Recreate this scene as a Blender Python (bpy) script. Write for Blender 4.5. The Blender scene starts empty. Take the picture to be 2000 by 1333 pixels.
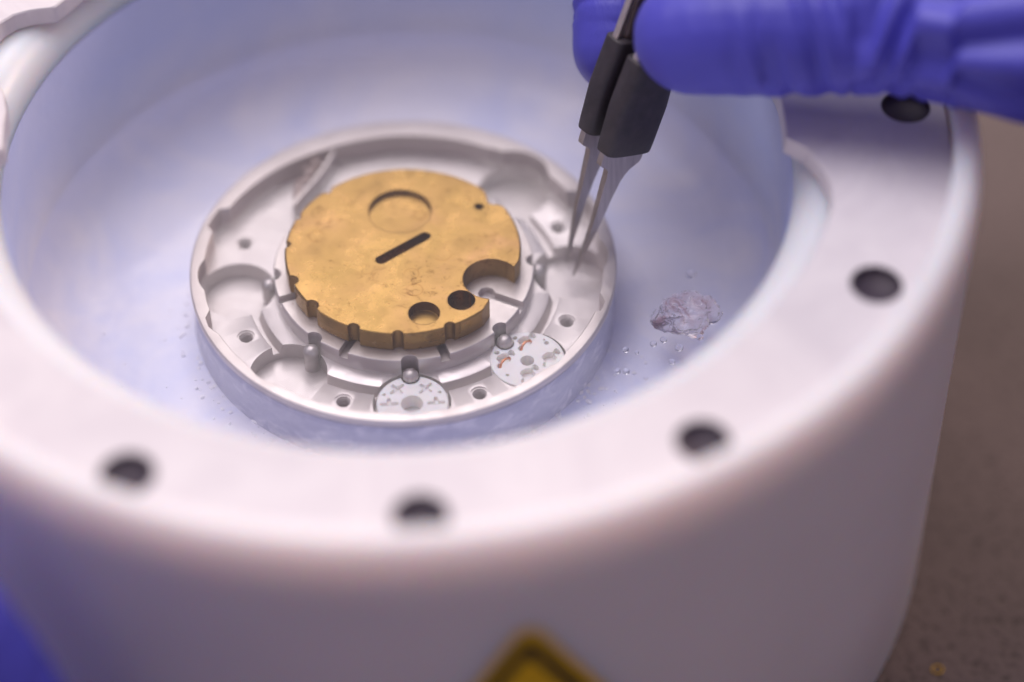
import bpy, bmesh, math, random
from mathutils import Vector, Matrix, noise

# ------------------------------------------------------------------ camera, world, lights
# all modelling numbers are millimetres; S turns them into metres
S = 0.001
random.seed(7)
scene = bpy.context.scene
COL = scene.collection
rad = math.radians

cam_data = bpy.data.cameras.new('camera')
cam = bpy.data.objects.new('camera', cam_data)
COL.objects.link(cam)
_F = Vector((-0.00176553, 0.68427602, -0.72922096))
_R = Vector((0.99999615, 0.00276829, 0.00017656))
_U = Vector((-0.00213951, 0.72921785, 0.68427827))
_C = Vector((20.0573, -284.0741, 281.9657)) * S
cam.matrix_world = Matrix(((_R.x, _U.x, -_F.x, _C.x), (_R.y, _U.y, -_F.y, _C.y), (_R.z, _U.z, -_F.z, _C.z), (0, 0, 0, 1)))
cam_data.sensor_width = 36.0
cam_data.lens = 4383.388 / 2000 * 36.0
cam_data.clip_start = 0.01
cam_data.clip_end = 50
cam_data.dof.use_dof = True
cam_data.dof.focus_distance = 389.5 * S
cam_data.dof.aperture_fstop = 3.6
scene.camera = cam

world = bpy.data.worlds.new('World')
scene.world = world
world.use_nodes = True
bg = world.node_tree.nodes['Background']
bg.inputs['Color'].default_value = (0.61, 0.50, 0.62, 1)
bg.inputs['Strength'].default_value = 0.44


def area(name, loc, target, size, size_y, power, col):
    d = bpy.data.lights.new(name, 'AREA')
    d.shape = 'RECTANGLE'; d.size = size * S; d.size_y = size_y * S
    d.energy = power; d.color = col
    o = bpy.data.objects.new(name, d); COL.objects.link(o)
    o.location = Vector(loc) * S
    o.rotation_euler = (Vector(target) - Vector(loc)).to_track_quat('-Z', 'Y').to_euler()
    return o


area('ceiling_lamp', (-110, 190, 670), (0, 0, 0), 620, 380, 4.0, (1.0, 0.92, 0.935))
area('rear_lamp', (-60, 560, 570), (0, 0, 0), 260, 160, 0.55, (1.0, 0.92, 0.90))
area('bench_lamp', (520, 620, 420), (170, 170, -60), 200, 200, 2.9, (1.0, 0.72, 0.55))

scene.view_settings.view_transform = 'Standard'
scene.view_settings.look = 'None'
scene.view_settings.exposure = 0.12
scene.view_settings.gamma = 1.0
scene.view_settings.use_curve_mapping = False


# ------------------------------------------------------------------ materials
class NT:
    def __init__(self, name):
        self.m = bpy.data.materials.new(name)
        self.m.use_nodes = True
        self.t = self.m.node_tree
        self.b = self.t.nodes['Principled BSDF']
        self.out = self.t.nodes['Material Output']
        self.co = None

    def n(self, typ, **kw):
        nd = self.t.nodes.new(typ)
        for k, v in kw.items():
            if k in nd.inputs:
                nd.inputs[k].default_value = v
            else:
                setattr(nd, k, v)
        return nd

    def l(self, a, b):
        self.t.links.new(a, b)

    def coord(self, scale=(1, 1, 1)):
        if self.co is None:
            self.co = self.n('ShaderNodeTexCoord')
        mp = self.n('ShaderNodeMapping')
        mp.inputs['Scale'].default_value = scale
        self.l(self.co.outputs['Object'], mp.inputs['Vector'])
        return mp.outputs['Vector']

    def noise(self, scale, detail=4, rough=0.55, stretch=(1, 1, 1), dist=0.0):
        nd = self.n('ShaderNodeTexNoise')
        nd.inputs['Scale'].default_value = scale
        nd.inputs['Detail'].default_value = detail
        nd.inputs['Roughness'].default_value = rough
        nd.inputs['Distortion'].default_value = dist
        self.l(self.coord(stretch), nd.inputs['Vector'])
        return nd.outputs['Fac']

    def ramp(self, fac, stops):
        nd = self.n('ShaderNodeValToRGB')
        e = nd.color_ramp.elements
        while len(e) < len(stops):
            e.new(0.5)
        for i, (p, c) in enumerate(stops):
            e[i].position = p
            e[i].color = c if len(c) == 4 else (*c, 1)
        self.l(fac, nd.inputs['Fac'])
        return nd.outputs['Color']

    def mix(self, fac, a, b, mode='MIX'):
        nd = self.n('ShaderNodeMix', data_type='RGBA', blend_type=mode)
        for s, v in ((nd.inputs[0], fac), (nd.inputs[6], a), (nd.inputs[7], b)):
            if isinstance(v, (int, float)):
                s.default_value = v
            elif isinstance(v, tuple):
                s.default_value = v if len(v) == 4 else (*v, 1)
            else:
                self.l(v, s)
        return nd.outputs[2]

    def base(self, v):
        s = self.b.inputs['Base Color']
        if isinstance(v, tuple):
            s.default_value = (*v, 1)
        else:
            self.l(v, s)

    def set(self, **kw):
        for k, v in kw.items():
            s = self.b.inputs[k.replace('_', ' ')]
            if hasattr(v, 'is_output'):
                self.l(v, s)
            else:
                s.default_value = v

    def bump(self, h, dist, strength=1.0, bevel=0.0):
        nrm = None
        if bevel:
            bv = self.n('ShaderNodeBevel', samples=4)
            bv.inputs['Radius'].default_value = bevel * S
            nrm = bv.outputs['Normal']
        if h is not None:
            bp = self.n('ShaderNodeBump')
            bp.inputs['Strength'].default_value = strength
            bp.inputs['Distance'].default_value = dist * S
            self.l(h, bp.inputs['Height'])
            if nrm:
                self.l(nrm, bp.inputs['Normal'])
            nrm = bp.outputs['Normal']
        self.l(nrm, self.b.inputs['Normal'])


M = {}

# bead blasted aluminium of the puck
k = NT('blasted_aluminium')
c = k.ramp(k.noise(90, 5), [(0.3, (0.60, 0.55, 0.54)), (0.7, (0.72, 0.665, 0.655))])
lines = k.n('ShaderNodeTexWave', wave_type='RINGS', rings_direction='Z')
lines.inputs['Scale'].default_value = 900; lines.inputs['Distortion'].default_value = 3; lines.inputs['Detail'].default_value = 2
k.l(k.coord(), lines.inputs['Vector'])
fm_ = k.n('ShaderNodeMath', operation='MULTIPLY_ADD'); fm_.inputs[1].default_value = 0.35
k.l(lines.outputs['Fac'], fm_.inputs[0]); k.l(k.noise(2500, 3), fm_.inputs[2])
fine = fm_.outputs[0]
spots = k.ramp(k.noise(700, 2, 0.5), [(0.72, (1, 1, 1)), (0.80, (0.72, 0.66, 0.64))])
k.base(k.mix(1.0, c, spots, 'MULTIPLY'))
k.set(Metallic=0.55, Roughness=k.ramp(k.noise(300, 3), [(0.3, (0.30,) * 3), (0.7, (0.46,) * 3)]))
k.bump(fine, 0.03, 0.35, 0.08)
M['alu'] = k.m

# tarnished brass
k = NT('tarnished_brass')
c = k.ramp(k.noise(110, 6, 0.6, dist=0.6), [(0.25, (0.26, 0.165, 0.050)), (0.42, (0.325, 0.20, 0.066)), (0.58, (0.35, 0.212, 0.075)), (0.75, (0.37, 0.212, 0.095))])
sp = k.ramp(k.noise(650, 5, 0.65, dist=1.2), [(0.55, (1, 1, 1)), (0.66, (0.50, 0.44, 0.36))])
big = k.ramp(k.noise(60, 3), [(0.40, (0.08, 0.08, 0.08)), (0.64, (0.9, 0.9, 0.9))])
sp = k.mix(big, (1, 1, 1), sp)
vor = k.n('ShaderNodeTexVoronoi', feature='F1')
vor.inputs['Scale'].default_value = 150
vor.inputs['Randomness'].default_value = 1.0
k.l(k.coord(), vor.inputs['Vector'])
ring = k.ramp(vor.outputs['Distance'], [(0.20, (1, 1, 1)), (0.235, (0.80, 0.72, 0.62)), (0.26, (1, 1, 1))])
rsel = k.ramp(k.noise(120, 2), [(0.5, (1, 1, 1)), (0.6, (0, 0, 0))])
ring = k.mix(rsel, ring, (1, 1, 1))
dots = k.ramp(k.noise(1700, 2, 0.5), [(0.67, (1, 1, 1)), (0.75, (0.45, 0.36, 0.28))])
c = k.mix(1.0, c, sp, 'MULTIPLY')
c = k.mix(1.0, c, ring, 'MULTIPLY')
c = k.mix(0.8, c, dots, 'MULTIPLY')
k.base(c)
k.set(Metallic=1.0, Roughness=k.ramp(k.noise(170, 6, 0.65), [(0.3, (0.20,) * 3), (0.7, (0.40,) * 3)]))
k.bump(k.noise(600, 5, 0.65), 0.04, 0.3, 0.35)
M['brass'] = k.m

# steel of the pins
k = NT('turned_steel')
k.base((0.50, 0.46, 0.46)); k.set(Metallic=0.85, Roughness=0.46)
k.bump(k.noise(1500, 3), 0.02, 0.2)
M['steel'] = k.m

# satin steel of the tweezers, brushed lengthwise
k = NT('satin_steel')
k.base(k.ramp(k.noise(1100, 4, 0.6, (1, 1, 0.08)), [(0.3, (0.46, 0.42, 0.42)), (0.7, (0.62, 0.57, 0.56))]))
k.set(Metallic=0.85, Roughness=0.36)
k.bump(k.noise(1800, 3, 0.5, (1, 1, 0.06)), 0.02, 0.25, 0.15)
M['tweezer'] = k.m

# dark rubbery grips
k = NT('dark_grip')
k.base(k.ramp(k.noise(500, 4), [(0.3, (0.030, 0.026, 0.034)), (0.7, (0.052, 0.044, 0.054))]))
k.set(Roughness=0.5)
k.bump(k.noise(2600, 3), 0.03, 0.4, 0.5)
M['grip'] = k.m

k = NT('brown_sleeve')
k.base(k.ramp(k.noise(400, 4), [(0.3, (0.085, 0.062, 0.060)), (0.7, (0.12, 0.088, 0.084))]))
k.set(Roughness=0.42, Metallic=0.3)
k.bump(k.noise(1500, 3), 0.03, 0.3, 0.4)
M['sleeve'] = k.m

# white ceramic-like plastic of the grid boxes
k = NT('white_box_plastic')
k.base(k.ramp(k.noise(400, 4), [(0.3, (0.90, 0.87, 0.85)), (0.7, (0.97, 0.95, 0.94))]))
k.set(Roughness=0.5, Subsurface_Weight=0.7, Subsurface_Scale=0.9 * S)
k.b.inputs['Subsurface Radius'].default_value = (1.0, 0.7, 0.5)
k.bump(k.noise(3000, 2), 0.02, 0.2, 0.12)
M['box'] = k.m

k = NT('copper')
k.base((0.86, 0.36, 0.20)); k.set(Metallic=1.0, Roughness=0.3)
k.bump(k.noise(2500, 2), 0.01, 0.2)
M['copper'] = k.m

# translucent white plastic of the vessel
k = NT('white_vessel_plastic')
k.base(k.ramp(k.noise(25, 4), [(0.3, (0.79, 0.755, 0.775)), (0.7, (0.85, 0.815, 0.84))]))
k.set(Roughness=0.34, Subsurface_Weight=1.0, Subsurface_Scale=13.0 * S)
k.b.inputs['Subsurface Radius'].default_value = (1.0, 0.62, 0.45)
k.bump(k.noise(900, 3), 0.02, 0.15)
M['vessel'] = k.m

# top plate of the same plastic, with rubbed marks
k = NT('white_plate_plastic')
rub = k.ramp(k.noise(45, 6, 0.7, dist=1.5), [(0.35, (0.66, 0.63, 0.67)), (0.6, (0.74, 0.715, 0.745))])
k.base(rub)
k.set(Roughness=0.4)
k.bump(k.noise(700, 3), 0.02, 0.2, 0.3)
M['plate'] = k.m

# frosted pale blue bowl
k = NT('frosted_blue_bowl')
blue = k.ramp(k.noise(30, 5, 0.6, dist=0.8), [(0.25, (0.47, 0.57, 0.97)), (0.75, (0.58, 0.66, 0.98))])
frost = k.ramp(k.noise(38, 7, 0.62, dist=1.0), [(0.30, (0.42, 0.42, 0.42)), (0.62, (1, 1, 1))])
geo = k.n('ShaderNodeNewGeometry')
sep = k.n('ShaderNodeSeparateXYZ'); k.l(geo.outputs['Position'], sep.inputs[0])
low = k.n('ShaderNodeMapRange'); low.inputs[1].default_value = 0.012; low.inputs[2].default_value = -0.009
low.inputs[3].default_value = 0.16; low.inputs[4].default_value = 1.0
k.l(sep.outputs['Z'], low.inputs[0])
fm = k.n('ShaderNodeMath', operation='MULTIPLY'); k.l(frost, fm.inputs[0]); k.l(low.outputs[0], fm.inputs[1])
c = k.mix(fm.outputs[0], blue, (0.94, 0.92, 0.98))
streak = k.ramp(k.noise(120, 6, 0.7, (1, 1, 0.16), 1.5), [(0.62, (0, 0, 0)), (0.74, (0.35, 0.35, 0.35))])
c = k.mix(streak, c, (0.84, 0.80, 0.86))
k.base(c)
k.set(Roughness=0.45)
k.bump(k.noise(260, 6, 0.6), 0.5, 0.4)
M['bowl'] = k.m

# nearly black plugs
k = NT('black_plug')
k.base(k.ramp(k.noise(300, 3), [(0.3, (0.030, 0.020, 0.038)), (0.7, (0.050, 0.034, 0.056))])); k.set(Roughness=0.6)
M['plug'] = k.m

# nitrile glove
k = NT('blue_nitrile')
k.base(k.ramp(k.noise(35, 4), [(0.3, (0.066, 0.066, 0.47)), (0.7, (0.090, 0.088, 0.58))]))
k.set(Roughness=0.48)
k.bump(k.noise(300, 6, 0.62, (1, 0.35, 0.35), 1.0), 0.5, 0.45)
M['glove'] = k.m

# speckled bench
k = NT('speckled_bench')
c = k.ramp(k.noise(28, 5), [(0.3, (0.110, 0.083, 0.084)), (0.7, (0.145, 0.110, 0.110))])
pit = k.ramp(k.noise(620, 4, 0.6), [(0.33, (0.30, 0.26, 0.27)), (0.47, (1, 1, 1))])
lightp = k.ramp(k.noise(330, 2), [(0.74, (0, 0, 0)), (0.8, (0.4, 0.4, 0.4))])
c = k.mix(1.0, c, pit, 'MULTIPLY')
k.base(k.mix(lightp, c, (0.5, 0.44, 0.42)))
k.set(Roughness=0.55)
k.bump(k.noise(620, 4, 0.6), 0.4, 0.5)
M['bench'] = k.m

k = NT('yellow_label')
k.base(k.ramp(k.noise(200, 3), [(0.3, (0.80, 0.50, 0.008)), (0.7, (0.86, 0.55, 0.012))])); k.set(Roughness=0.4)
M['yellow'] = k.m
k = NT('black_print')
k.base(k.ramp(k.noise(300, 3), [(0.3, (0.012, 0.010, 0.008)), (0.7, (0.022, 0.018, 0.014))])); k.set(Roughness=0.5)
M['print'] = k.m


def sheet_glass(name, tint, ior, rough, bscale, bdist):
    k = NT(name)
    t = k.n('ShaderNodeBsdfTransparent'); t.inputs['Color'].default_value = (*tint, 1)
    g = k.n('ShaderNodeBsdfGlossy'); g.inputs['Roughness'].default_value = rough
    fr = k.n('ShaderNodeFresnel'); fr.inputs['IOR'].default_value = ior
    bp = k.n('ShaderNodeBump'); bp.inputs['Distance'].default_value = bdist * S; bp.inputs['Strength'].default_value = 0.6
    k.l(k.noise(bscale, 3), bp.inputs['Height'])
    k.l(bp.outputs['Normal'], g.inputs['Normal']); k.l(bp.outputs['Normal'], fr.inputs['Normal'])
    mx = k.n('ShaderNodeMixShader')
    k.l(fr.outputs[0], mx.inputs[0]); k.l(t.outputs[0], mx.inputs[1]); k.l(g.outputs[0], mx.inputs[2])
    k.l(mx.outputs[0], k.out.inputs['Surface'])
    return k.m


M['liquid'] = sheet_glass('liquid_nitrogen', (0.965, 0.97, 0.99), 1.2, 0.05, 60, 0.35)
k = NT('bubble_film')
k.base(k.ramp(k.noise(300, 2), [(0.3, (0.95, 0.95, 0.98)), (0.7, (0.99, 0.99, 1.0))]))
k.set(Roughness=0.03, Transmission_Weight=1.0, IOR=1.3)
M['bubble'] = k.m

k = NT('clear_ice')
k.base(k.ramp(k.noise(230, 5, 0.6, dist=1.0), [(0.36, (0.45, 0.22, 0.25)), (0.44, (0.88, 0.76, 0.78)), (0.54, (1.0, 0.98, 1.0))]))  # maroon patches paint refracted tones into the ice colour
k.set(Roughness=k.ramp(k.noise(180, 4), [(0.45, (0.02,) * 3), (0.75, (0.12,) * 3)]), Transmission_Weight=0.97, IOR=1.31)
k.bump(k.noise(220, 2), 0.3, 0.2)
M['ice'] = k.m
k = NT('clear_droplet')
k.base(k.ramp(k.noise(300, 2), [(0.3, (0.62, 0.50, 0.46)), (0.7, (0.82, 0.72, 0.69))]))
k.set(Roughness=0.05, Transmission_Weight=0.55, IOR=1.4)
M['droplet'] = k.m
k = NT('frost_white')
k.base(k.ramp(k.noise(600, 3), [(0.3, (0.88, 0.88, 0.94)), (0.7, (0.96, 0.95, 0.98))]))
k.set(Roughness=0.5)
M['frost'] = k.m


# ------------------------------------------------------------------ mesh helpers (millimetres)
def tag(o, label=None, cat=None, group=None, kind=None):
    for kk, v in (('label', label), ('category', cat), ('group', group), ('kind', kind)):
        if v:
            o[kk] = v
    return o


def empty(name, loc=(0, 0, 0)):
    o = bpy.data.objects.new(name, None)
    o.empty_display_size = 0.01
    COL.objects.link(o)
    o.location = Vector(loc) * S
    return o


def finish(bm, smooth=35):
    bmesh.ops.recalc_face_normals(bm, faces=bm.faces)
    me = bpy.data.meshes.new('m')
    bm.to_mesh(me); bm.free()
    if smooth:
        me.shade_smooth()
        me.set_sharp_from_angle(angle=rad(smooth))
    return me


def obj(name, me, mat, parent=None, loc=(0, 0, 0)):
    """me in millimetres about loc (mm, world); links as one object"""
    me.transform(Matrix.Scale(S, 4))
    me.name = name
    o = bpy.data.objects.new(name, me)
    COL.objects.link(o)
    if mat:
        me.materials.clear(); me.materials.append(mat)
    o.location = Vector(loc) * S
    if parent:
        o.parent = parent
        o.location = Vector(loc) * S - parent.location
    return o


def revolve(prof, n=256, bm=None, closed_axis=True, rfun=None, zfun=None):
    """closed solid of revolution; prof is a list of (r, z) from axis to axis; rfun(i, r, ang) may change r"""
    bm = bm or bmesh.new()
    rings = []
    for i, (r, z) in enumerate(prof):
        if r <= 1e-9:
            rings.append([bm.verts.new((0, 0, z))])
        else:
            ring = []
            for j in range(n):
                a = 2 * math.pi * j / n
                rr = rfun(i, r, a) if rfun else r
                ring.append(bm.verts.new((rr * math.cos(a), rr * math.sin(a), zfun(i, r, z, a) if zfun else z)))
            rings.append(ring)
    seq = list(zip(rings[:-1], rings[1:]))
    if not closed_axis:
        seq.append((rings[-1], rings[0]))
    for A, B in seq:
        for j in range(n):
            j2 = (j + 1) % n
            if len(A) == 1 and len(B) == 1:
                continue
            if len(A) == 1:
                bm.faces.new((A[0], B[j], B[j2]))
            elif len(B) == 1:
                bm.faces.new((A[j], A[j2], B[0]))
            else:
                bm.faces.new((A[j], A[j2], B[j2], B[j]))
    return bm


def prism(bm, pts, z0, z1):
    a = [bm.verts.new((x, y, z0)) for x, y in pts]
    b = [bm.verts.new((x, y, z1)) for x, y in pts]
    n = len(pts)
    bm.faces.new(a[::-1]); bm.faces.new(b)
    for i in range(n):
        bm.faces.new((a[i], a[(i + 1) % n], b[(i + 1) % n], b[i]))


def circle(cx, cy, r, n=48):
    return [(cx + r * math.cos(2 * math.pi * i / n), cy + r * math.sin(2 * math.pi * i / n)) for i in range(n)]


def pol(r, deg):
    return (r * math.cos(rad(deg)), r * math.sin(rad(deg)))


def rect_at(cx, cy, l, w, deg):
    c, s = math.cos(rad(deg)), math.sin(rad(deg))
    return [(cx + c * a - s * b, cy + s * a + c * b) for a, b in ((-l / 2, -w / 2), (l / 2, -w / 2), (l / 2, w / 2), (-l / 2, w / 2))]


def cut(me, passes, self_ix=True):
    """boolean differences, each pass a bmesh of cutters"""
    for cb in passes:
        bmesh.ops.recalc_face_normals(cb, faces=cb.faces)
        cm = bpy.data.meshes.new('cut'); cb.to_mesh(cm); cb.free()
        a = bpy.data.objects.new('tmp_a', me); b = bpy.data.objects.new('tmp_b', cm)
        COL.objects.link(a); COL.objects.link(b)
        md = a.modifiers.new('b', 'BOOLEAN'); md.object = b; md.operation = 'DIFFERENCE'; md.solver = 'EXACT'
        md.use_self = self_ix
        dg = bpy.context.evaluated_depsgraph_get()
        new = bpy.data.meshes.new_from_object(a.evaluated_get(dg))
        bpy.data.objects.remove(a); bpy.data.objects.remove(b)
        bpy.data.meshes.remove(cm); bpy.data.meshes.remove(me)
        me = new
    me.shade_smooth()
    me.set_sharp_from_angle(angle=rad(32))
    return me


def interp(tab, x):
    for (x0, y0), (x1, y1) in zip(tab[:-1], tab[1:]):
        if x0 <= x <= x1:
            t = (x - x0) / (x1 - x0) if x1 > x0 else 0
            return y0 + (y1 - y0) * t
    return tab[-1][1]


# ------------------------------------------------------------------ the bench
bm = bmesh.new()
prism(bm, [(-900, -700), (1100, -700), (1100, 1300), (-900, 1300)], -100, -60)
tag(obj('bench_top', finish(bm, 0), M['bench']), kind='structure')

# ------------------------------------------------------------------ the vessel
vessel = empty('cryo_vessel', (0, 0, -60))
tag(vessel, 'white round plastic vessel with a wide flat rim of dark holes', 'vessel')
prof = [(0, -59.9), (97.6, -59.9), (98.6, -59.2), (99, -58), (98.2, -20), (97.4, 15), (97.1, 29)]
for i in range(1, 7):
    a = rad(15 * i)
    prof.append((93.9 + 3.2 * math.cos(a), 32.4 + 7.3 * math.sin(a)))
prof += [(92.3, 39.6), (91.8, 39.2), (91.6, 38.5), (92.3, 34.5), (92.4, 31), (91, 30.4), (73.0, 30.4)] + [(73.0 - 6 * math.sin(rad(10 * i)), 24.4 + 6 * math.cos(rad(10 * i))) for i in range(1, 10)] + [(67.0, 23.7), (70.2, 23.5), (70.2, -13.2), (0, -13.2)]
obj('outer_body', finish(revolve(prof, 360)), M['vessel'], vessel)

prof = [(0, -11), (59, -11)]
for i in range(1, 8):
    a = rad(-90 + 12 * i)
    prof.append((59 + 7.5 * math.cos(a), -3.5 + 7.5 * math.sin(a)))
prof += [(66.7, 8), (66.9, 23.0), (67.1, 23.4), (70.05, 23.4), (70.05, -13), (0, -13)]
obj('bowl_liner', finish(revolve(prof, 300)), M['bowl'], vessel)

PLT = [(0, 64.8), (40, 64.8), (60, 67.5), (152.6, 67.5), (154.8, 67.9), (156.7, 71.2), (158.5, 73.3), (160.7, 74.4), (164, 74.5), (168, 73.2), (172, 69.6),
       (174.75, 66.9), (178.7, 65.5), (187, 65.1), (189.5, 67.5), (193, 71), (197, 73.2), (201, 74), (343.4, 73.9), (346.6, 73.1), (350.2, 71), (353.5, 68.3), (355.4, 64.9), (360, 64.8)]


def plate_r(i, r, a):
    if r > 80:
        return r
    return interp(PLT, math.degrees(a) % 360) + (r - 70)


prof = [(69.8, 30.75), (92.1, 30.75), (92.1, 33.7), (91.8, 34.0), (70.3, 34.0), (70.0, 33.7)]
me = finish(revolve(prof, 720, closed_axis=False, rfun=plate_r))
HOLES = [1.9 - 29.15 * i for i in range(12)]
cb = bmesh.new()
for h in HOLES:
    x, y = pol(85.5, h)
    prism(cb, circle(x, y, 4.15, 40), 25, 40)
plate = obj('rim_plate', cut(me, [cb]), M['plate'], vessel)
cup = [(0, 30.55), (4.05, 30.55), (4.1, 33.8), (3.9, 33.86), (3.75, 33.0), (3.0, 32.4), (0, 32.2)]
cup_me = None
for h in HOLES:
    x, y = pol(85.5, h)
    if cup_me is None:
        o = obj('hole_plug', finish(revolve(cup, 40)), M['plug'], vessel, (x, y, 0))
        cup_me = o.data
    else:
        o = bpy.data.objects.new('hole_plug', cup_me); COL.objects.link(o)
        o.parent = vessel; o.location = Vector((x, y, 0)) * S - vessel.location


# warning triangle stuck on the outer wall
def wall_patch(pts, off, n=14):
    """rounded triangle wrapped on the wall: pts in (arc mm, z)"""
    bm = bmesh.new()
    ring = []
    for s_, z in pts:
        ring.append((s_, z))
    cx = sum(q[0] for q in ring) / len(ring); cz = sum(q[1] for q in ring) / len(ring)
    layers = []
    for kx in range(n + 1):
        t = kx / n
        row = []
        for s_, z in ring:
            ss = cx + (s_ - cx) * t; zz = cz + (z - cz) * t
            R_ = interp([(-60, 99.1), (-58, 99), (-20, 98.2), (15, 97.4), (29, 97.1), (35, 97.0)], zz) + off
            a = rad(-77) + ss / 97.0
            row.append(bm.verts.new((R_ * math.cos(a), R_ * math.sin(a), zz)))
            if kx == 0:
                break
        layers.append(row)
    m = len(ring)
    for j in range(m):
        bm.faces.new((layers[0][0], layers[1][j], layers[1][(j + 1) % m]))
    for A, B in zip(layers[1:-1], layers[2:]):
        for j in range(m):
            bm.faces.new((A[j], B[j], B[(j + 1) % m], A[(j + 1) % m]))
    return finish(bm)


def round_tri(cx, cz, R_, rc, n=8):
    pts = []
    for kx in range(3):
        a = rad(90 + 120 * kx)
        px, pz = cx + (R_ - 2 * rc) * math.cos(a), cz + (R_ - 2 * rc) * math.sin(a)
        for i in range(n + 1):
            b = a - rad(60) + rad(120) * i / n
            pts.append((px + rc * math.cos(b), pz + rc * math.sin(b)))
    # subdivide the straight sides
    out = []
    for i, q in enumerate(pts):
        r_ = pts[(i + 1) % len(pts)]
        d = math.hypot(r_[0] - q[0], r_[1] - q[1])
        m = max(1, int(d / 2))
        for t in range(m):
            out.append((q[0] + (r_[0] - q[0]) * t / m, q[1] + (r_[1] - q[1]) * t / m))
    return out


lab = obj('warning_label', wall_patch(round_tri(0, 3.0, 19.5, 2.2), 0.12), M['yellow'], vessel)
tag(lab, 'yellow triangular warning sticker with black outline')
obj('black_outline', wall_patch(round_tri(0, 3.0, 16.0, 1.6), 0.2), M['print'], lab).location = (0, 0, 0)
obj('yellow_field', wall_patch(round_tri(0, 3.0, 11.4, 0.9), 0.28), M['yellow'], lab).location = (0, 0, 0)

# a thin frost run on the back wall of the bowl
bm = bmesh.new()
prev = None
for i in range(13):
    t = i / 12
    z = 22 - 11 * t
    R_ = interp([(-4, 66.5), (8, 66.7), (29.5, 66.9)], z) - 0.05
    a = rad(103.2) + 0.004 * math.sin(t * 5)
    w = 0.35 * math.sin(math.pi * min(1, 0.15 + t * 0.85)) + 0.08
    c_, s_ = math.cos(a), math.sin(a)
    row = [bm.verts.new((R_ * c_ - (-s_) * w, R_ * s_ - c_ * w, z)), bm.verts.new(((R_ - w * .6) * c_, (R_ - w * .6) * s_, z)),
           bm.verts.new((R_ * c_ + (-s_) * w, R_ * s_ + c_ * w, z))]
    if prev:
        for j in range(2):
            bm.faces.new((prev[j], prev[j + 1], row[j + 1], row[j]))
    prev = row
obj('frost_run', finish(bm, 80), M['frost'], vessel)

# ------------------------------------------------------------------ the aluminium puck
puck = empty('grid_puck', (0, 0, -11))
tag(puck, 'round aluminium puck with a raised rim and circular pockets, standing in the bowl', 'puck')
DECK, HUB = -4.5, -1.1
RIN = [(0, 35.6), (15, 35.6), (17, 36.8), (30, 36.8), (32, 34.6), (40, 34.6), (62, 34.0), (64, 33.6), (118, 33.6), (135, 34.3), (157, 35.0), (158.6, 36.6), (166, 36.9),
       (168, 35.5), (200, 35.5), (202.5, 36.7), (206, 36.9), (210, 36.0), (340, 36.0), (341, 36.9), (344.5, 36.9), (347.5, 35.6), (360, 35.6)]


def rim_r(i, r, a):
    if 33 < r < 34.5:
        return interp(RIN, math.degrees(a) % 360) + (r - 34.0)
    return r


prof = [(0, -11), (36.9, -11), (37.5, -10.5), (37.5, -1.9), (37.62, -1.6), (38, -1.3), (38, -0.35), (37.75, -0.05), (37.4, 0), (34.12, 0), (34.0, -0.12),
        (34.0, DECK), (28.4, DECK), (28.2, DECK - 0.1), (28.15, -6.4), (27.0, -6.5), (26.3, DECK - 0.1), (26.1, DECK), (23.25, DECK), (23.2, HUB - 0.15), (23.05, HUB), (0, HUB)]
me = finish(revolve(prof, 720, rfun=rim_r, zfun=lambda i, r, z, a: max(z, DECK - 0.0) if (26 < r < 28.3 and 47 < math.degrees(a) < 187) else z))
POCK = [185.6, 229.9, 274.5, 318.4, 3.6, 49.5]
SCRW = [163.0, 207.7, 252.2, 296.7, 340.3, 25.8]
c1, c2, c3 = bmesh.new(), bmesh.new(), bmesh.new()
for a in POCK:
    x, y = pol(29.85, a)
    prism(c1, circle(x, y, 6.72, 96), -7.9, 3)
    x, y = pol(23.35, a)
    prism(c2, circle(x, y, 1.5, 40), -7.9, 3)
for a in SCRW:
    x, y = pol(30.8, a)
    prism(c1, circle(x, y, 1.25, 40), -10, 3)
    prism(c2, circle(x, y, 1.55, 40), DECK - 0.25, 3)
for a in (335, 290, 245.3, 202.0, 155):
    x, y = pol(19.5, a)
    prism(c3, rect_at(x, y, 9, 1.7, a), HUB - 1.5, 3)
x, y = pol(16.4, 335)
prism(c3, circle(x, y, 1.5, 32), HUB - 1.3, 3)
body = obj('puck_body', cut(me, [c1, c2, c3]), M['alu'], puck)

# shell added below the rim bead: frost, plus bowl's blue reflection painted in
k = NT('frost_reflection_skirt')
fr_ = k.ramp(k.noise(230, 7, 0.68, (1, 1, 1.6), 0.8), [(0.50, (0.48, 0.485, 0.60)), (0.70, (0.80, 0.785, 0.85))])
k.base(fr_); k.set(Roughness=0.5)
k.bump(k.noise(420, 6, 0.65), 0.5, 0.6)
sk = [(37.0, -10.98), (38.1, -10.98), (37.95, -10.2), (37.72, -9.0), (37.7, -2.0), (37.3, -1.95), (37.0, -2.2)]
obj('frost_reflection_skirt', finish(revolve(sk, 240, closed_axis=False)), k.m, puck)

# pins with domed heads
pin_me = None
for a in POCK:
    x, y = pol(24.2, a)
    if pin_me is None:
        pr = [(0, -7.95), (1.32, -7.95), (1.3, -4.4), (1.38, -4.3), (1.42, -3.9)]
        for i in range(1, 9):
            t = rad(11.25 * i)
            pr.append((1.42 * math.cos(t) if i < 8 else 0, -3.8 + 1.25 * math.sin(t)))
        o = obj('pin', finish(revolve(pr, 40), 60), M['steel'], puck, (x, y, 0))
        pin_me = o.data
    else:
        o = bpy.data.objects.new('pin', pin_me); COL.objects.link(o)
        o.parent = puck; o.location = Vector((x, y, 0)) * S - puck.location

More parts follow.
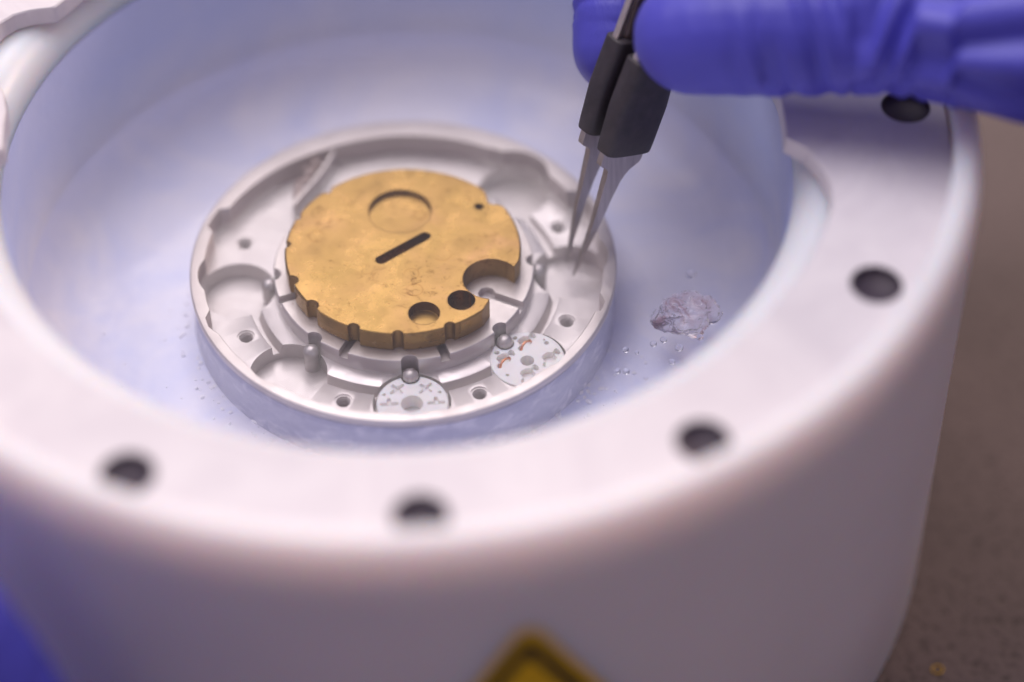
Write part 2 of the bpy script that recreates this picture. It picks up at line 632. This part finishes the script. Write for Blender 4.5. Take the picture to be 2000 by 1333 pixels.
# thread turns in the screw holes
thr_me = None
for a in SCRW:
    x, y = pol(30.8, a)
    if thr_me is None:
        bm = bmesh.new()
        N, turns, pitch = 32, 8, 0.55
        rows = []
        for i in range(N * turns + 1):
            t = 2 * math.pi * i / N
            z = DECK - 0.6 - pitch * i / N
            rows.append([bm.verts.new((r_ * math.cos(t), r_ * math.sin(t), z + dz)) for r_, dz in ((1.3, 0.2), (1.05, 0.03), (1.05, -0.03), (1.3, -0.2))])
        for A, B in zip(rows[:-1], rows[1:]):
            for j in range(3):
                bm.faces.new((A[j], A[j + 1], B[j + 1], B[j]))
        o = obj('thread', finish(bm, 30), M['alu'], puck, (x, y, 0)); thr_me = o.data
    else:
        o = bpy.data.objects.new('thread', thr_me); COL.objects.link(o)
        o.parent = puck; o.location = Vector((x, y, 0)) * S - puck.location

# thin curved divider blade
bm = bmesh.new()
fin = [(-20.7, 15.6), (-19.9, 17.6), (-18.7, 19.7), (-17.3, 22.4), (-16.0, 25.2), (-14.9, 28.2), (-14.0, 31.0), (-13.3, 33.0)]
rows = []
for i, (x, y) in enumerate(fin):
    q0 = fin[max(0, i - 1)]; q1 = fin[min(len(fin) - 1, i + 1)]
    d = Vector((q1[0] - q0[0], q1[1] - q0[1])).normalized(); nx, ny = -d.y * 0.3, d.x * 0.3
    top = -0.9
    rows.append([bm.verts.new(v) for v in ((x - nx, y - ny, -4.4), (x - nx, y - ny, top), (x + nx, y + ny, top), (x + nx, y + ny, -4.4))])
for A, B in zip(rows[:-1], rows[1:]):
    for j in range(4):
        bm.faces.new((A[j], A[(j + 1) % 4], B[(j + 1) % 4], B[j]))
bm.faces.new(rows[0]); bm.faces.new(rows[-1][::-1])
obj('divider_blade', finish(bm), M['alu'], puck)

# ------------------------------------------------------------------ the brass disc
prof = [(0, HUB + 0.01), (20.6, HUB + 0.01), (20.85, HUB + 0.3), (20.9, HUB + 1.6), (20.82, HUB + 1.65), (20.95, HUB + 1.72), (20.95, 2.95), (20.7, 3.2), (0, 3.2)]
me = finish(revolve(prof, 360))
c1, c2, c3 = bmesh.new(), bmesh.new(), bmesh.new()
prism(c1, circle(15.65, -7.53, 4.9, 72), -4, 6)
prism(c2, [(11.4, -9.9), (15.47, -12.59), (13.5, -16.9), (30, -34), (40, -5), (21.5, -0.8), (19.75, -4.52), (18.2, -3.2), (15.6, -6.5)], -4.1, 6.1)
prism(c1, circle(-0.9, 9.56, 5.64, 72), 2.2, 6)
prism(c1, circle(4.21, -15.91, 2.7, 48), 1.1, 6)
prism(c1, circle(13.33, 10.8, 0.8, 24), -4, 6)
prism(c2, circle(10.56, -12.76, 2.37, 48), -0.9, 6.1)
# straight slot with round ends
x0, y0, x1, y1 = -3.75, -2.9, 3.8, 3.1
ang = math.atan2(y1 - y0, x1 - x0)
pts = []
for i in range(13):
    b = ang + math.pi / 2 + math.pi * i / 12
    pts.append((x0 + 0.98 * math.cos(b), y0 + 0.98 * math.sin(b)))
for i in range(13):
    b = ang - math.pi / 2 + math.pi * i / 12
    pts.append((x1 + 0.98 * math.cos(b), y1 + 0.98 * math.sin(b)))
prism(c2, pts, -0.6, 6.1)
prism(c2, [(13.6, 15.7), (14.3, 14.6), (14.75, 13.2), (14.84, 11.95), (15.4, 11.55), (17.3, 11.1), (18.6, 10.4), (19.6, 9.6), (24, 14), (17, 22)], -4.1, 6.1)
for a, r_, rr in ((-157.4, 20.85, 1.2), (-137.5, 20.9, 1.3), (-112, 20.95, 1.1), (-90.4, 20.95, 0.95), (-65.2, 20.9, 1.0), (177.3, 20.85, 0.85), (157.5, 21.0, 0.8), (133.5, 20.9, 0.9)):
    x, y = pol(r_, a)
    prism(c3, circle(x, y, rr, 32), -4, 6)
# shoulders that step away beside some of the notches
for a, da in ((-155.0, 0.9), (-134.3, 0.9), (-62.6, 0.9), (154.4, 0.9), (131.3, 0.9)):
    x, y = pol(21.25, a)
    prism(c3, rect_at(x, y, 1.0, 1.9, a), -4, 6)
brass = obj('brass_disc', cut(me, [c1, c2, c3]), M['brass'])
tag(brass, 'tarnished brass disc with a slot, round recess and notched edge on the puck', 'disc')


# ------------------------------------------------------------------ white grid boxes
def capsule_pts(x0, y0, x1, y1, r, n=6):
    a = math.atan2(y1 - y0, x1 - x0); out = []
    for i in range(n + 1):
        b = a + math.pi / 2 + math.pi * i / n
        out.append((x0 + r * math.cos(b), y0 + r * math.sin(b)))
    for i in range(n + 1):
        b = a - math.pi / 2 + math.pi * i / n
        out.append((x1 + r * math.cos(b), y1 + r * math.sin(b)))
    return out


def grid_box(label, cx, cy, r, pin, cuts1, cuts2, holes, deep=1.3):
    prof = [(0, -7.85), (r - 0.3, -7.85), (r, -7.5), (r, -4.32), (r - 0.12, -4.2), (0, -4.2)]
    me = finish(revolve(prof, 120))
    ca, cb, cc = bmesh.new(), bmesh.new(), bmesh.new()
    for pts in cuts1:
        prism(ca, pts, -4.2 - deep, -3)
    for pts in cuts2:
        prism(cb, pts, -4.2 - deep * 0.9, -3.1)
    for (x, y, rr, dz) in holes:
        prism(cc, circle(x, y, rr, 28), -4.2 - dz, -3)
    px, py = pin[0] - cx, pin[1] - cy
    prism(cc, circle(px, py, 1.62, 36), -9, -2.9)
    root = empty('grid_box', (cx, cy, -7.85))
    tag(root, label, 'grid box', 'white grid boxes seated in the puck pockets')
    obj('box_disc', cut(me, [ca, cb, cc]), M['box'], root, (cx, cy, 0))
    return root


bx, by = 22.05, -19.85
A0 = 32.0


def fish(cx, cy, deg):
    """bay with a fan shaped tail and a side lobe, long axis along deg"""
    c, s = math.cos(rad(deg)), math.sin(rad(deg))

    def tr(L):
        return [(cx + 0.97 * (c * a - s * b), cy + 0.97 * (s * a + c * b)) for a, b in L]
    bay = tr([(-1.25, -0.55), (-1.1, -1.05), (-0.6, -1.25), (0.5, -1.2), (1.05, -0.8), (1.15, 0.2), (0.95, 0.9), (0.3, 1.25), (-0.6, 1.2), (-1.15, 0.8)])
    tail = tr([(0.7, 0.15), (1.25, 0.25), (1.75, -0.45), (2.25, -0.3), (2.5, 0.5), (2.3, 1.15), (1.85, 1.1), (1.3, 0.75), (0.75, 0.7)])
    lobe = tr([(-0.75, -0.95), (-1.05, -0.55), (-1.6, -0.35), (-2.1, -0.75), (-2.2, -1.25), (-1.85, -1.55), (-1.35, -1.4), (-0.95, -1.25)])
    side = capsule_pts(*tr([(0.85, -0.75)])[0], *tr([(1.35, -0.95)])[0], 0.36)
    return bay, tail, lobe, side


fishes = [(-0.40, 4.25, 36), (-4.05, 0.10, 36), (3.85, 0.45, 36), (0.10, -3.35, 36)]
k1, k2 = [], []
for q in fishes:
    b_, t_, l_, s_ = fish(*q)
    k1.append(b_); k2 += [t_, l_]
pinD = pol(24.2, POCK[3])
grid_box('white disc shaped grid box with fish shaped slots, two holding copper', bx, by, 6.5, pinD, k1, k2,
         [(-2.15, 5.05, 0.42, 1.6), (-5.3, 1.5, 0.45, 1.6), (3.37, 3.88, 0.42, 1.6), (2.95, 4.62, 0.2, 0.8), (-3.43, -3.75, 0.3, 2.0), (-0.03, -0.33, 1.2, 3.2)])
cx_, cy_ = 2.44, -30.0


def plus(cx, cy, deg, a=1.25, w=0.34):
    c, s = math.cos(rad(deg)), math.sin(rad(deg))
    return [capsule_pts(cx - c * a, cy - s * a, cx + c * a, cy + s * a, w)], [capsule_pts(cx + s * a * .85, cy - c * a * .85, cx - s * a * .85, cy + c * a * .85, w)]


k1, k2 = [], []
for q in ((-3.97, -0.34, 5), (4.05, 0.05, 5), (-2.75, 3.1, 45), (2.15, 3.35, 50)):
    u, v = plus(*q)
    k1 += u; k2 += v
pinC = pol(24.2, POCK[2])
grid_box('white disc shaped grid box with plus shaped slots and a wide centre bore', cx_, cy_, 6.15, pinC, k1, k2,
         [(-4.9, 1.81, 0.3, 0.8), (4.61, 2.45, 0.3, 0.8), (-0.07, -0.2, 1.9, 3.0), (-1.3, -3.4, 0.3, 0.4), (1.6, -3.4, 0.3, 0.5)], 0.75)

# copper grids standing on edge in two of the slots
for i, (fx, fy, deg) in enumerate(fishes[:2]):
    o = None
    bm = bmesh.new()
    rows = []
    for q in range(25):
        t = rad(-8 + 196 * q / 24)
        rows.append([bm.verts.new(((1.42 + .26 * math.cos(rad(45 * w_))) * math.cos(t), .2 * math.sin(rad(45 * w_)), (1.42 + .26 * math.cos(rad(45 * w_))) * math.sin(t) * 0.85)) for w_ in range(8)])
    for P_, Q_ in zip(rows[:-1], rows[1:]):
        for w_ in range(8):
            bm.faces.new((P_[w_], P_[(w_ + 1) % 8], Q_[(w_ + 1) % 8], Q_[w_]))
    bm.faces.new(rows[0]); bm.faces.new(rows[-1])
    me = finish(bm, 60)
    c, s = math.cos(rad(deg)), math.sin(rad(deg))
    gx, gy = bx + fx - s * (-0.75), by + fy + c * (-0.75)
    me.transform(Matrix.Rotation(rad(-22), 4, 'X'))
    me.transform(Matrix.Rotation(rad(deg + 8), 4, 'Z'))
    o = obj('copper_grid', me, M['copper'], None, (gx, gy, -5.2))
    tag(o, ('thin copper grid standing in the box slot nearer the brass disc bite' if i == 0 else 'thin copper grid standing in the box slot beside the domed pin'), 'grid', 'copper grids in the grid box')

# ------------------------------------------------------------------ liquid nitrogen, bubbles, ice, frost
LV = -1.75
bm = bmesh.new()
N, K = 128, 40
rows = []
for kx in range(1, K + 1):
    r_ = 67.0 * kx / K
    rows.append([bm.verts.new((r_ * math.cos(2 * math.pi * j / N), r_ * math.sin(2 * math.pi * j / N),
                 LV + 0.09 * noise.noise(Vector((r_ * math.cos(2 * math.pi * j / N) * .09, r_ * math.sin(2 * math.pi * j / N) * .09, 3))))) for j in range(N)])
ctr = bm.verts.new((0, 0, LV))
for j in range(N):
    bm.faces.new((ctr, rows[0][j], rows[0][(j + 1) % N]))
for A, B in zip(rows[:-1], rows[1:]):
    for j in range(N):
        bm.faces.new((A[j], B[j], B[(j + 1) % N], A[(j + 1) % N]))
tag(obj('liquid_nitrogen', finish(bm, 60), M['liquid']), kind='structure')


def bubble(x, y, r, label, group, mat='bubble'):
    bm = bmesh.new()
    bmesh.ops.create_uvsphere(bm, u_segments=20, v_segments=12, radius=r)
    for v in bm.verts:
        v.co.z *= 0.8
    o = obj('bubble', finish(bm, 80), M[mat], None, (x, y, LV + r * 0.25))
    tag(o, label, 'bubble', group)


for x, y, r in ((43.85, -18.57, .75), (45.66, -17.59, .8), (48.23, -19.53, .95), (39.0, -20.0, .75), (37.5, -25.0, .6), (38.95, -25.05, .75), (46.85, -22.8, .7), (40.9, -20.6, .5), (52.0, -9.0 - 8, .8), (51.2, -1.5, 1.2), (42.2, -26.5, .5)):
    bubble(x, y, r * 0.8, 'tiny clear bubble floating beside the puck near the ice lump', 'bubbles near the ice lump')
for x, y, r in ((-20.2, 20.2, 1.0), (-20.3, 18.4, .85), (-18.9, 22.6, 1.0), (-18.1, 24.9, 1.05), (-17.3, 27.2, 1.05), (-20.3, 22.2, .7), (-19.0, 25.3, .75)):
    bubble(x, y, r, 'clear bubble clinging to the curved blade in the puck', 'bubbles along the puck blade', 'droplet')

# lump of clear ice
bm = bmesh.new()
bmesh.ops.create_icosphere(bm, subdivisions=5, radius=1)
for v in bm.verts:
    p = v.co.copy()
    d = 1 + 0.34 * noise.noise(p * 1.6 + Vector((5, 1, 2))) + 0.26 * (0.5 - abs(noise.noise(p * 3.1))) + 0.03 * noise.noise(p * 7)
    v.co = Vector((p.x * 5.1 * d, p.y * 3.9 * d, p.z * 2.8 * d))
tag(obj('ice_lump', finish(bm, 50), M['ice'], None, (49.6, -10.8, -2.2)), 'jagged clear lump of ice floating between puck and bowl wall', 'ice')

# frost crumbs round the puck foot and on the floor
bm = bmesh.new()
for i in range(260):
    if i < 150:
        a = random.uniform(165, 345); r_ = random.gauss(39.6, 1.2)
        if r_ < 38: r_ = 38.2 + random.random()
    else:
        a = random.uniform(150, 380); r_ = random.uniform(41, 58)
    x, y = pol(r_, a)
    s_ = random.uniform(0.12, 0.5) * (1 if i < 150 else 0.6)
    mtx = Matrix.Translation((x, y, -11 + s_ * .3)) @ Matrix.Rotation(random.random() * 6, 4, 'Z') @ Matrix.Diagonal((s_ * random.uniform(.7, 1.8), s_, s_ * random.uniform(.5, 1), 1))
    bmesh.ops.create_icosphere(bm, subdivisions=1, radius=1, matrix=mtx)
for v in bm.verts:
    v.co += Vector((noise.noise(v.co * 2.1), noise.noise(v.co * 2.3 + Vector((9, 0, 0))), noise.noise(v.co * 2.2))) * 0.12
tag(obj('frost_crumbs', finish(bm, 40), M['frost']), 'white frost crumbs scattered round the foot of the puck', None, None, 'stuff')

# cold vapour lying in the bowl
k = NT('cold_vapour')
k.t.nodes.remove(k.b)
pv = k.n('ShaderNodeVolumePrincipled')
pv.inputs['Color'].default_value = (0.95, 0.96, 1.0, 1)
pv.inputs['Density'].default_value = 4.5
k.l(pv.outputs[0], k.out.inputs['Volume'])
vp = [(0, LV + 0.3), (66.2, LV + 0.3), (66.4, 22), (66.4, 27), (0, 29)]
tag(obj('vapour', finish(revolve(vp, 96)), k.m), 'thin white cold vapour lying in the bowl', None, None, 'stuff')

# ------------------------------------------------------------------ tweezers
tw_root = empty('tweezers', (30.4, 2.0, -5.4))
tag(tw_root, 'steel tweezers with dark grips, tips dipped into an empty puck pocket', 'tweezers')
VF = -_F
ax_t = (Vector((42.1, 13.2, 38.4)) - Vector((30.4, 1.7, -5.2))).normalized()
nrm0 = (VF * math.cos(rad(40)) + _R * math.sin(rad(40)))
nrm = (nrm0 - ax_t * nrm0.dot(ax_t)).normalized()
wid = ax_t.cross(nrm).normalized()
if wid.dot(_R) < 0:
    wid = -wid


def arm_solid(outline, thick, origin, axis, n_, w_, bow):
    """outline: list of (h, left, right): extruded flat arm; bow(h) shifts along n_"""
    bm = bmesh.new()
    rows = []
    for h, l_, r_ in outline:
        c_ = origin + axis * h + n_ * bow(h)
        th = thick(h) / 2
        rows.append([bm.verts.new(c_ + w_ * l_ + n_ * th), bm.verts.new(c_ + w_ * r_ + n_ * th), bm.verts.new(c_ + w_ * r_ - n_ * th), bm.verts.new(c_ + w_ * l_ - n_ * th)])
    for A, B in zip(rows[:-1], rows[1:]):
        for j in range(4):
            bm.faces.new((A[j], A[(j + 1) % 4], B[(j + 1) % 4], B[j]))
    bm.faces.new(rows[0]); bm.faces.new(rows[-1])
    return bm


def grip_solid(h0, h1, wfun, dfun, origin, axis, n_, w_, bow, nseg=40, m=28):
    bm = bmesh.new()
    rows = []
    for i in range(nseg + 1):
        t = i / nseg
        h = h0 + (h1 - h0) * t
        c_ = origin + axis * h + n_ * bow(h)
        e = min(1, (1 - abs(2 * t - 1)) / 0.06)
        e = 0.72 + 0.28 * math.sqrt(max(0, 1 - (1 - e) ** 2))
        a_, b_, sh = wfun(h) / 2 * e, dfun(h) / 2 * e, 0
        row = []
        for j in range(m):
            an = 2 * math.pi * j / m
            cx, sx = math.cos(an), math.sin(an)
            px = math.copysign(abs(cx) ** 0.45, cx) * a_; py = math.copysign(abs(sx) ** 0.45, sx) * b_
            row.append(bm.verts.new(c_ + w_ * (px + off_w(h)) + n_ * py))
        rows.append(row)
    for A, B in zip(rows[:-1], rows[1:]):
        for j in range(m):
            bm.faces.new((A[j], A[(j + 1) % m], B[(j + 1) % m], B[j]))
    bm.faces.new(rows[0]); bm.faces.new(rows[-1])
    return bm


# heights along the tweezer axis from the tip
OUT = [(0, -0.08, 0.10), (3.5, -0.35, 0.35), (7, -0.6, 0.6), (12, -0.9, 0.95), (17, -1.3, 1.4), (20.5, -1.6, 2.0), (22, -1.7, 2.6), (23.2, -1.9, 3.5), (24.0, -2.8, 4.6), (24.3, -3.7, 5.0), (24.6, -4.1, 5.2),
       (25.2, -4.25, 5.35), (28, -4.25, 5.35), (30, -4.25, 5.35), (45, -3.6, 4.4), (60, -2.6, 2.8), (95, -2.2, 2.2), (120, -3.0, 3.0), (128, -3.0, 3.0)]
off_w = lambda h: 0.75
thick = lambda h: interp([(0, 0.25), (8, 0.8), (20, 1.25), (40, 1.3), (60, 1.2), (128, 1.3)], h)
wf = lambda h: interp([(26, 9.8), (27.5, 10.6), (36, 11.4), (46, 9.4), (60, 7.2)], h)
df = lambda h: interp([(26, 4.3), (29, 4.7), (44, 4.9), (60, 3.9)], h)
front_o = Vector((30.4, 1.9, -5.4))
gap = lambda h: interp([(0, 0.0), (27, 2.6), (50, 3.1), (90, 2.3), (122, 0.75), (128, 0.75)], h)
mid_o = front_o - nrm * 1.4
tw_fb = lambda h: interp([(0, 1.4), (12, 2.55), (27, 2.95), (50, 3.1), (90, 2.3), (122, 0.75), (128, 0.75)], h)
for sgn in (1, -1):
    bow = (lambda s: (lambda h: s * tw_fb(h)))(sgn)
    org = mid_o if sgn > 0 else mid_o + ax_t * 1.0 + wid * 0.2
    o = obj('arm', finish(arm_solid(OUT, thick, org, ax_t, nrm, wid, bow), 30), M['tweezer'], tw_root)
    obj('handle_sleeve', finish(grip_solid(44.6, 82, lambda h: 6.2, lambda h: 3.3, org, ax_t, nrm, wid, bow), 40), M['sleeve'], tw_root)
    g = obj('grip', finish(grip_solid(26.6, 45.5, wf, df, org, ax_t, nrm, wid, bow), 40), M['grip'], tw_root)


# ------------------------------------------------------------------ gloved hands
def tube_chain(bm, pts, seg=20):
    """pts: list of (Vector, radius): chain of overlapping spheres and cones (merged by remeshing later)"""
    fine = []
    for (p0, r0), (p1, r1) in zip(pts[:-1], pts[1:]):
        p0, p1 = Vector(p0), Vector(p1)
        m = max(2, int((p1 - p0).length / 2.0))
        for i in range(m):
            t = i / m
            fine.append((p0.lerp(p1, t), r0 + (r1 - r0) * t))
    fine.append((Vector(pts[-1][0]), pts[-1][1]))
    # smooth the centre line
    for _ in range(5):
        f2 = list(fine)
        for i in range(1, len(fine) - 1):
            f2[i] = ((fine[i - 1][0] + fine[i][0] * 2 + fine[i + 1][0]) / 4, (fine[i - 1][1] + fine[i][1] * 2 + fine[i + 1][1]) / 4)
        fine = f2
    rows = []
    up = Vector((0.13, 0.31, 0.94))
    n = len(fine)

    def ring(c, d, r):
        u = d.cross(up)
        if u.length < 0.1:
            u = d.cross(Vector((1, 0, 0)))
        u.normalize(); v = d.cross(u)
        return [bm.verts.new(c + (u * math.cos(2 * math.pi * j / seg) + v * math.sin(2 * math.pi * j / seg)) * r) for j in range(seg)]
    d0 = (fine[1][0] - fine[0][0]).normalized()
    for kx in range(5):
        a = rad(82 - kx * 17)
        rows.append(ring(fine[0][0] - d0 * fine[0][1] * math.sin(a), d0, fine[0][1] * math.cos(a)))
    for i in range(n):
        d = (fine[min(n - 1, i + 1)][0] - fine[max(0, i - 1)][0]).normalized()
        rows.append(ring(fine[i][0], d, fine[i][1]))
    d1 = (fine[-1][0] - fine[-2][0]).normalized()
    for kx in range(5):
        a = rad(14 + kx * 17)
        rows.append(ring(fine[-1][0] + d1 * fine[-1][1] * math.sin(a), d1, fine[-1][1] * math.cos(a)))
    for A, B in zip(rows[:-1], rows[1:]):
        for j in range(seg):
            bm.faces.new((A[j], A[(j + 1) % seg], B[(j + 1) % seg], B[j]))
    bm.faces.new(rows[0][::-1]); bm.faces.new(rows[-1])


def remeshed(bm, voxel, smooth_it):
    bmesh.ops.recalc_face_normals(bm, faces=bm.faces)
    me = bpy.data.meshes.new('h'); bm.to_mesh(me); bm.free()
    o = bpy.data.objects.new('tmp', me); COL.objects.link(o)
    md = o.modifiers.new('r', 'REMESH'); md.mode = 'VOXEL'; md.voxel_size = voxel
    ms = o.modifiers.new('s', 'SMOOTH'); ms.factor = 0.5; ms.iterations = smooth_it
    dg = bpy.context.evaluated_depsgraph_get()
    new = bpy.data.meshes.new_from_object(o.evaluated_get(dg))
    bpy.data.objects.remove(o); bpy.data.meshes.remove(me)
    return new


def wrinkle(me, chains):
    """push glove creases into the surface: chains = list of (points, list of creases, fine amplitude)"""
    me.update()
    nrms = [v.normal.copy() for v in me.vertices]
    segs = []
    for pts, creases, amp in chains:
        L = 0; ss = []
        for (p0, r0), (p1, r1) in zip(pts[:-1], pts[1:]):
            p0, p1 = Vector(p0), Vector(p1)
            ln = (p1 - p0).length
            ss.append((p0, (p1 - p0) / ln, ln, L, max(r0, r1))); L += ln
        segs.append((ss, creases, amp))
    for v, nr in zip(me.vertices, nrms):
        p = v.co
        best = None
        for ss, creases, amp in segs:
            for p0, d, ln, L, r_ in ss:
                t = max(0, min(ln, (p - p0).dot(d)))
                dist = (p - (p0 + d * t)).length / r_
                if best is None or dist < best[0]:
                    best = (dist, L + t, p - (p0 + d * t), d, creases, amp)
        dist, u, off, d, creases, amp = best
        w1 = d.cross(Vector((0, 0, 1))).normalized(); w2 = d.cross(w1)
        phi = math.atan2(off.dot(w2), off.dot(w1))
        disp = amp * 0.5 * noise.noise(Vector((u * 0.33, phi * 1.3, 1.7)))
        for (u0, slant, wd, depth, ph0, phw) in creases:
            dphi = (phi - ph0 + math.pi) % (2 * math.pi) - math.pi
            env = math.exp(-(dphi / phw) ** 2)
            if env < 0.03:
                continue
            x = u - (u0 + slant * dphi + 0.9 * noise.noise(Vector((u0 * 7.1, phi * 1.1, 4))))
            disp += env * (-depth * math.exp(-(x / wd) ** 2) + 0.55 * depth * math.exp(-((x - 1.7 * wd) / (1.1 * wd)) ** 2) + 0.45 * depth * math.exp(-((x + 1.7 * wd) / (1.2 * wd)) ** 2))
        v.co = p + nr * disp
    me.update()


def make_hand(name, chains, palm, creases, voxel, label, group):
    bm = bmesh.new()
    for ch in chains:
        tube_chain(bm, ch)
    for ch in palm:
        tube_chain(bm, ch, 24)
    me = remeshed(bm, voxel, 8)
    wrinkle(me, [(ch, cr, 0.35) for ch, cr in zip(chains, creases)] + [(ch, [], 0.6) for ch in palm])
    me.shade_smooth()
    base = Vector(palm[0][0][0])
    me.transform(Matrix.Translation(-base))
    o = obj(name, me, M['glove'], None, base)
    return tag(o, label, 'gloved hand', group)


rng = random.Random(3)
thumb = [((49.2, 7.1, 45.6), 9.9), ((54, 5.8, 47.5), 10.6), ((62.6, 4.2, 49.1), 10.8), ((79.6, 3.4, 51.0), 10.9), ((92.0, -0.3, 53.1), 12.0), ((101.2, -4.0, 53.8), 13.6), ((114, -3.0, 54), 16.5), ((128, 10, 55), 18)]
index = [((38.2, 25.4, 28.2), 8.4), ((38.8, 29.2, 31.5), 9.2), ((40.5, 42.0, 40.5), 9.4), ((47, 56, 55), 9.8), ((66, 62, 68), 10.2), ((98, 60, 72), 11.5)]
middle = [((47, 50, 38), 9.0), ((46, 58, 44), 9.6), ((50, 70, 58), 10), ((68, 76, 70), 10.4), ((100, 74, 70), 11.5)]
ring_f = [((58, 62, 38), 8.6), ((56, 70, 44), 9.2), ((62, 84, 58), 9.8), ((78, 88, 66), 10), ((104, 86, 65), 11)]
little = [((70, 74, 38), 7.6), ((68, 80, 44), 8.2), ((74, 94, 54), 8.6), ((88, 97, 60), 9), ((108, 95, 58), 10)]
palm = [[((150, 46, 52), 20), ((125, 30, 60), 19), ((104, 58, 68), 14)], [((150, 46, 52), 20), ((124, 70, 62), 16), ((104, 74, 67), 13)],
        [((150, 52, 52), 20), ((128, 84, 58), 15), ((106, 92, 60), 12)], [((125, 30, 58), 17), ((126, 60, 62), 17), ((122, 82, 60), 15)],
        [((240, 40, 40), 31), ((190, 44, 44), 27), ((165, 46, 50), 24), ((150, 46, 52), 22)]]
tc = []
for u0, sl, wd, dep, ph, pw in ((8.5, 2.2, 1.3, .45, -0.2, .7), (14.2, 2.6, 1.2, 1.0, 0.0, .9), (17.5, 1.2, 1.0, .5, -1.2, .7), (20.6, 2.4, 1.2, 1.15, 0.0, .8), (23.2, 1.4, 1.2, 1.1, -1.0, .8), (26.8, -0.6, 1.2, 1.3, -0.2, .9),
                                (31.5, -3.2, 1.25, 1.35, -0.6, 1.2), (36.3, -5, 1.3, 1.4, -0.6, 1.3), (41.5, -6.2, 1.35, 1.45, -0.6, 1.4), (47, -7, 1.45, 1.5, -0.6, 1.5), (53, -7.4, 1.5, 1.5, -0.5, 1.5),
                                (59, -7.5, 1.6, 1.4, -0.5, 1.5), (65.5, -7.5, 1.7, 1.3, -0.5, 1.5), (29.2, 1.0, .9, .6, 0.2, .5), (34, -1, .9, .6, 0.3, .5), (39, -2.5, .9, .5, 0.3, .5)):
    tc.append((u0, sl, wd, dep, ph, pw)); tc.append((u0 + rng.uniform(-1, 1), -sl, wd, dep * .4, ph + math.pi, 1.0))
ic = [(3 + 2.7 * i, rng.uniform(-1.5, 1.5), .8, rng.uniform(.3, .6), rng.uniform(-3, 3), 1.2) for i in range(14)]
oc = [[(10 + 6 * i, 1, 1.0, .4, rng.uniform(-3, 3), 1.5) for i in range(6)] for _ in range(3)]
make_hand('gloved_hand', [thumb, index, middle, ring_f, little], palm, [tc, ic] + oc, 0.75,
          'hand in a wrinkled blue nitrile glove pinching the tweezers', 'gloved hands')

lthumb = [((-60, -100, 27), 9.8), ((-57, -102, 18), 10.8), ((-52, -106, 4), 11.2), ((-48, -108, -12), 11.8), ((-50, -112, -30), 13.5)]
lpalm = [[((-70, -112, -40), 17), ((-88, -104, -34), 17), ((-104, -92, -26), 15)], [((-70, -112, -40), 17), ((-95, -112, -40), 16), ((-112, -96, -38), 14)],
         [((-70, -112, -42), 16), ((-98, -152, -24), 22), ((-132, -205, 4), 28), ((-175, -270, 34), 34), ((-215, -340, 60), 38)]]
lf = []
for i, z in enumerate((-8, -24, -40, -50)):
    ch = []
    for a in (225, 205, 188, 174, 162):
        r_ = 107.5 + (2 if a == 225 else 0)
        x, y = pol(r_, a)
        ch.append(((x, y, z + (6 - 3 * i) * (225 - a) / 63 * .4), (9.5 if i < 3 else 8.0) - (0.9 if a < 165 else 0)))
    lf.append([((-98 - i * 2, -98, -30 - 4 * i), 11)] + ch)
lc = [[(6 + 6 * i, 1.5, 1.2, .5, rng.uniform(-3, 3), 1.6) for i in range(7)] for _ in range(5)]
make_hand('gloved_hand', [lthumb] + lf, lpalm, lc, 1.2,
          'hand in a blue nitrile glove steadying the outer wall of the vessel', 'gloved hands')

# ------------------------------------------------------------------ tiny yellow ring on the bench
bm = bmesh.new()
N, Mn = 28, 8
rows = []
for i in range(N):
    a = 2 * math.pi * i / N
    rr = 0.95 + 0.08 * math.sin(2 * a + 1)
    rows.append([bm.verts.new(((rr + .13 * math.cos(2 * math.pi * j / Mn)) * math.cos(a), (rr + .13 * math.cos(2 * math.pi * j / Mn)) * math.sin(a), .13 * math.sin(2 * math.pi * j / Mn))) for j in range(Mn)])
for i in range(N):
    A, B = rows[i], rows[(i + 1) % N]
    for j in range(Mn):
        bm.faces.new((A[j], A[(j + 1) % Mn], B[(j + 1) % Mn], B[j]))
tag(obj('yellow_ring', finish(bm, 80), M['yellow'], None, (97.6, -45.8, -59.86)), 'tiny yellow ring lying on the speckled bench beside the vessel', 'ring')
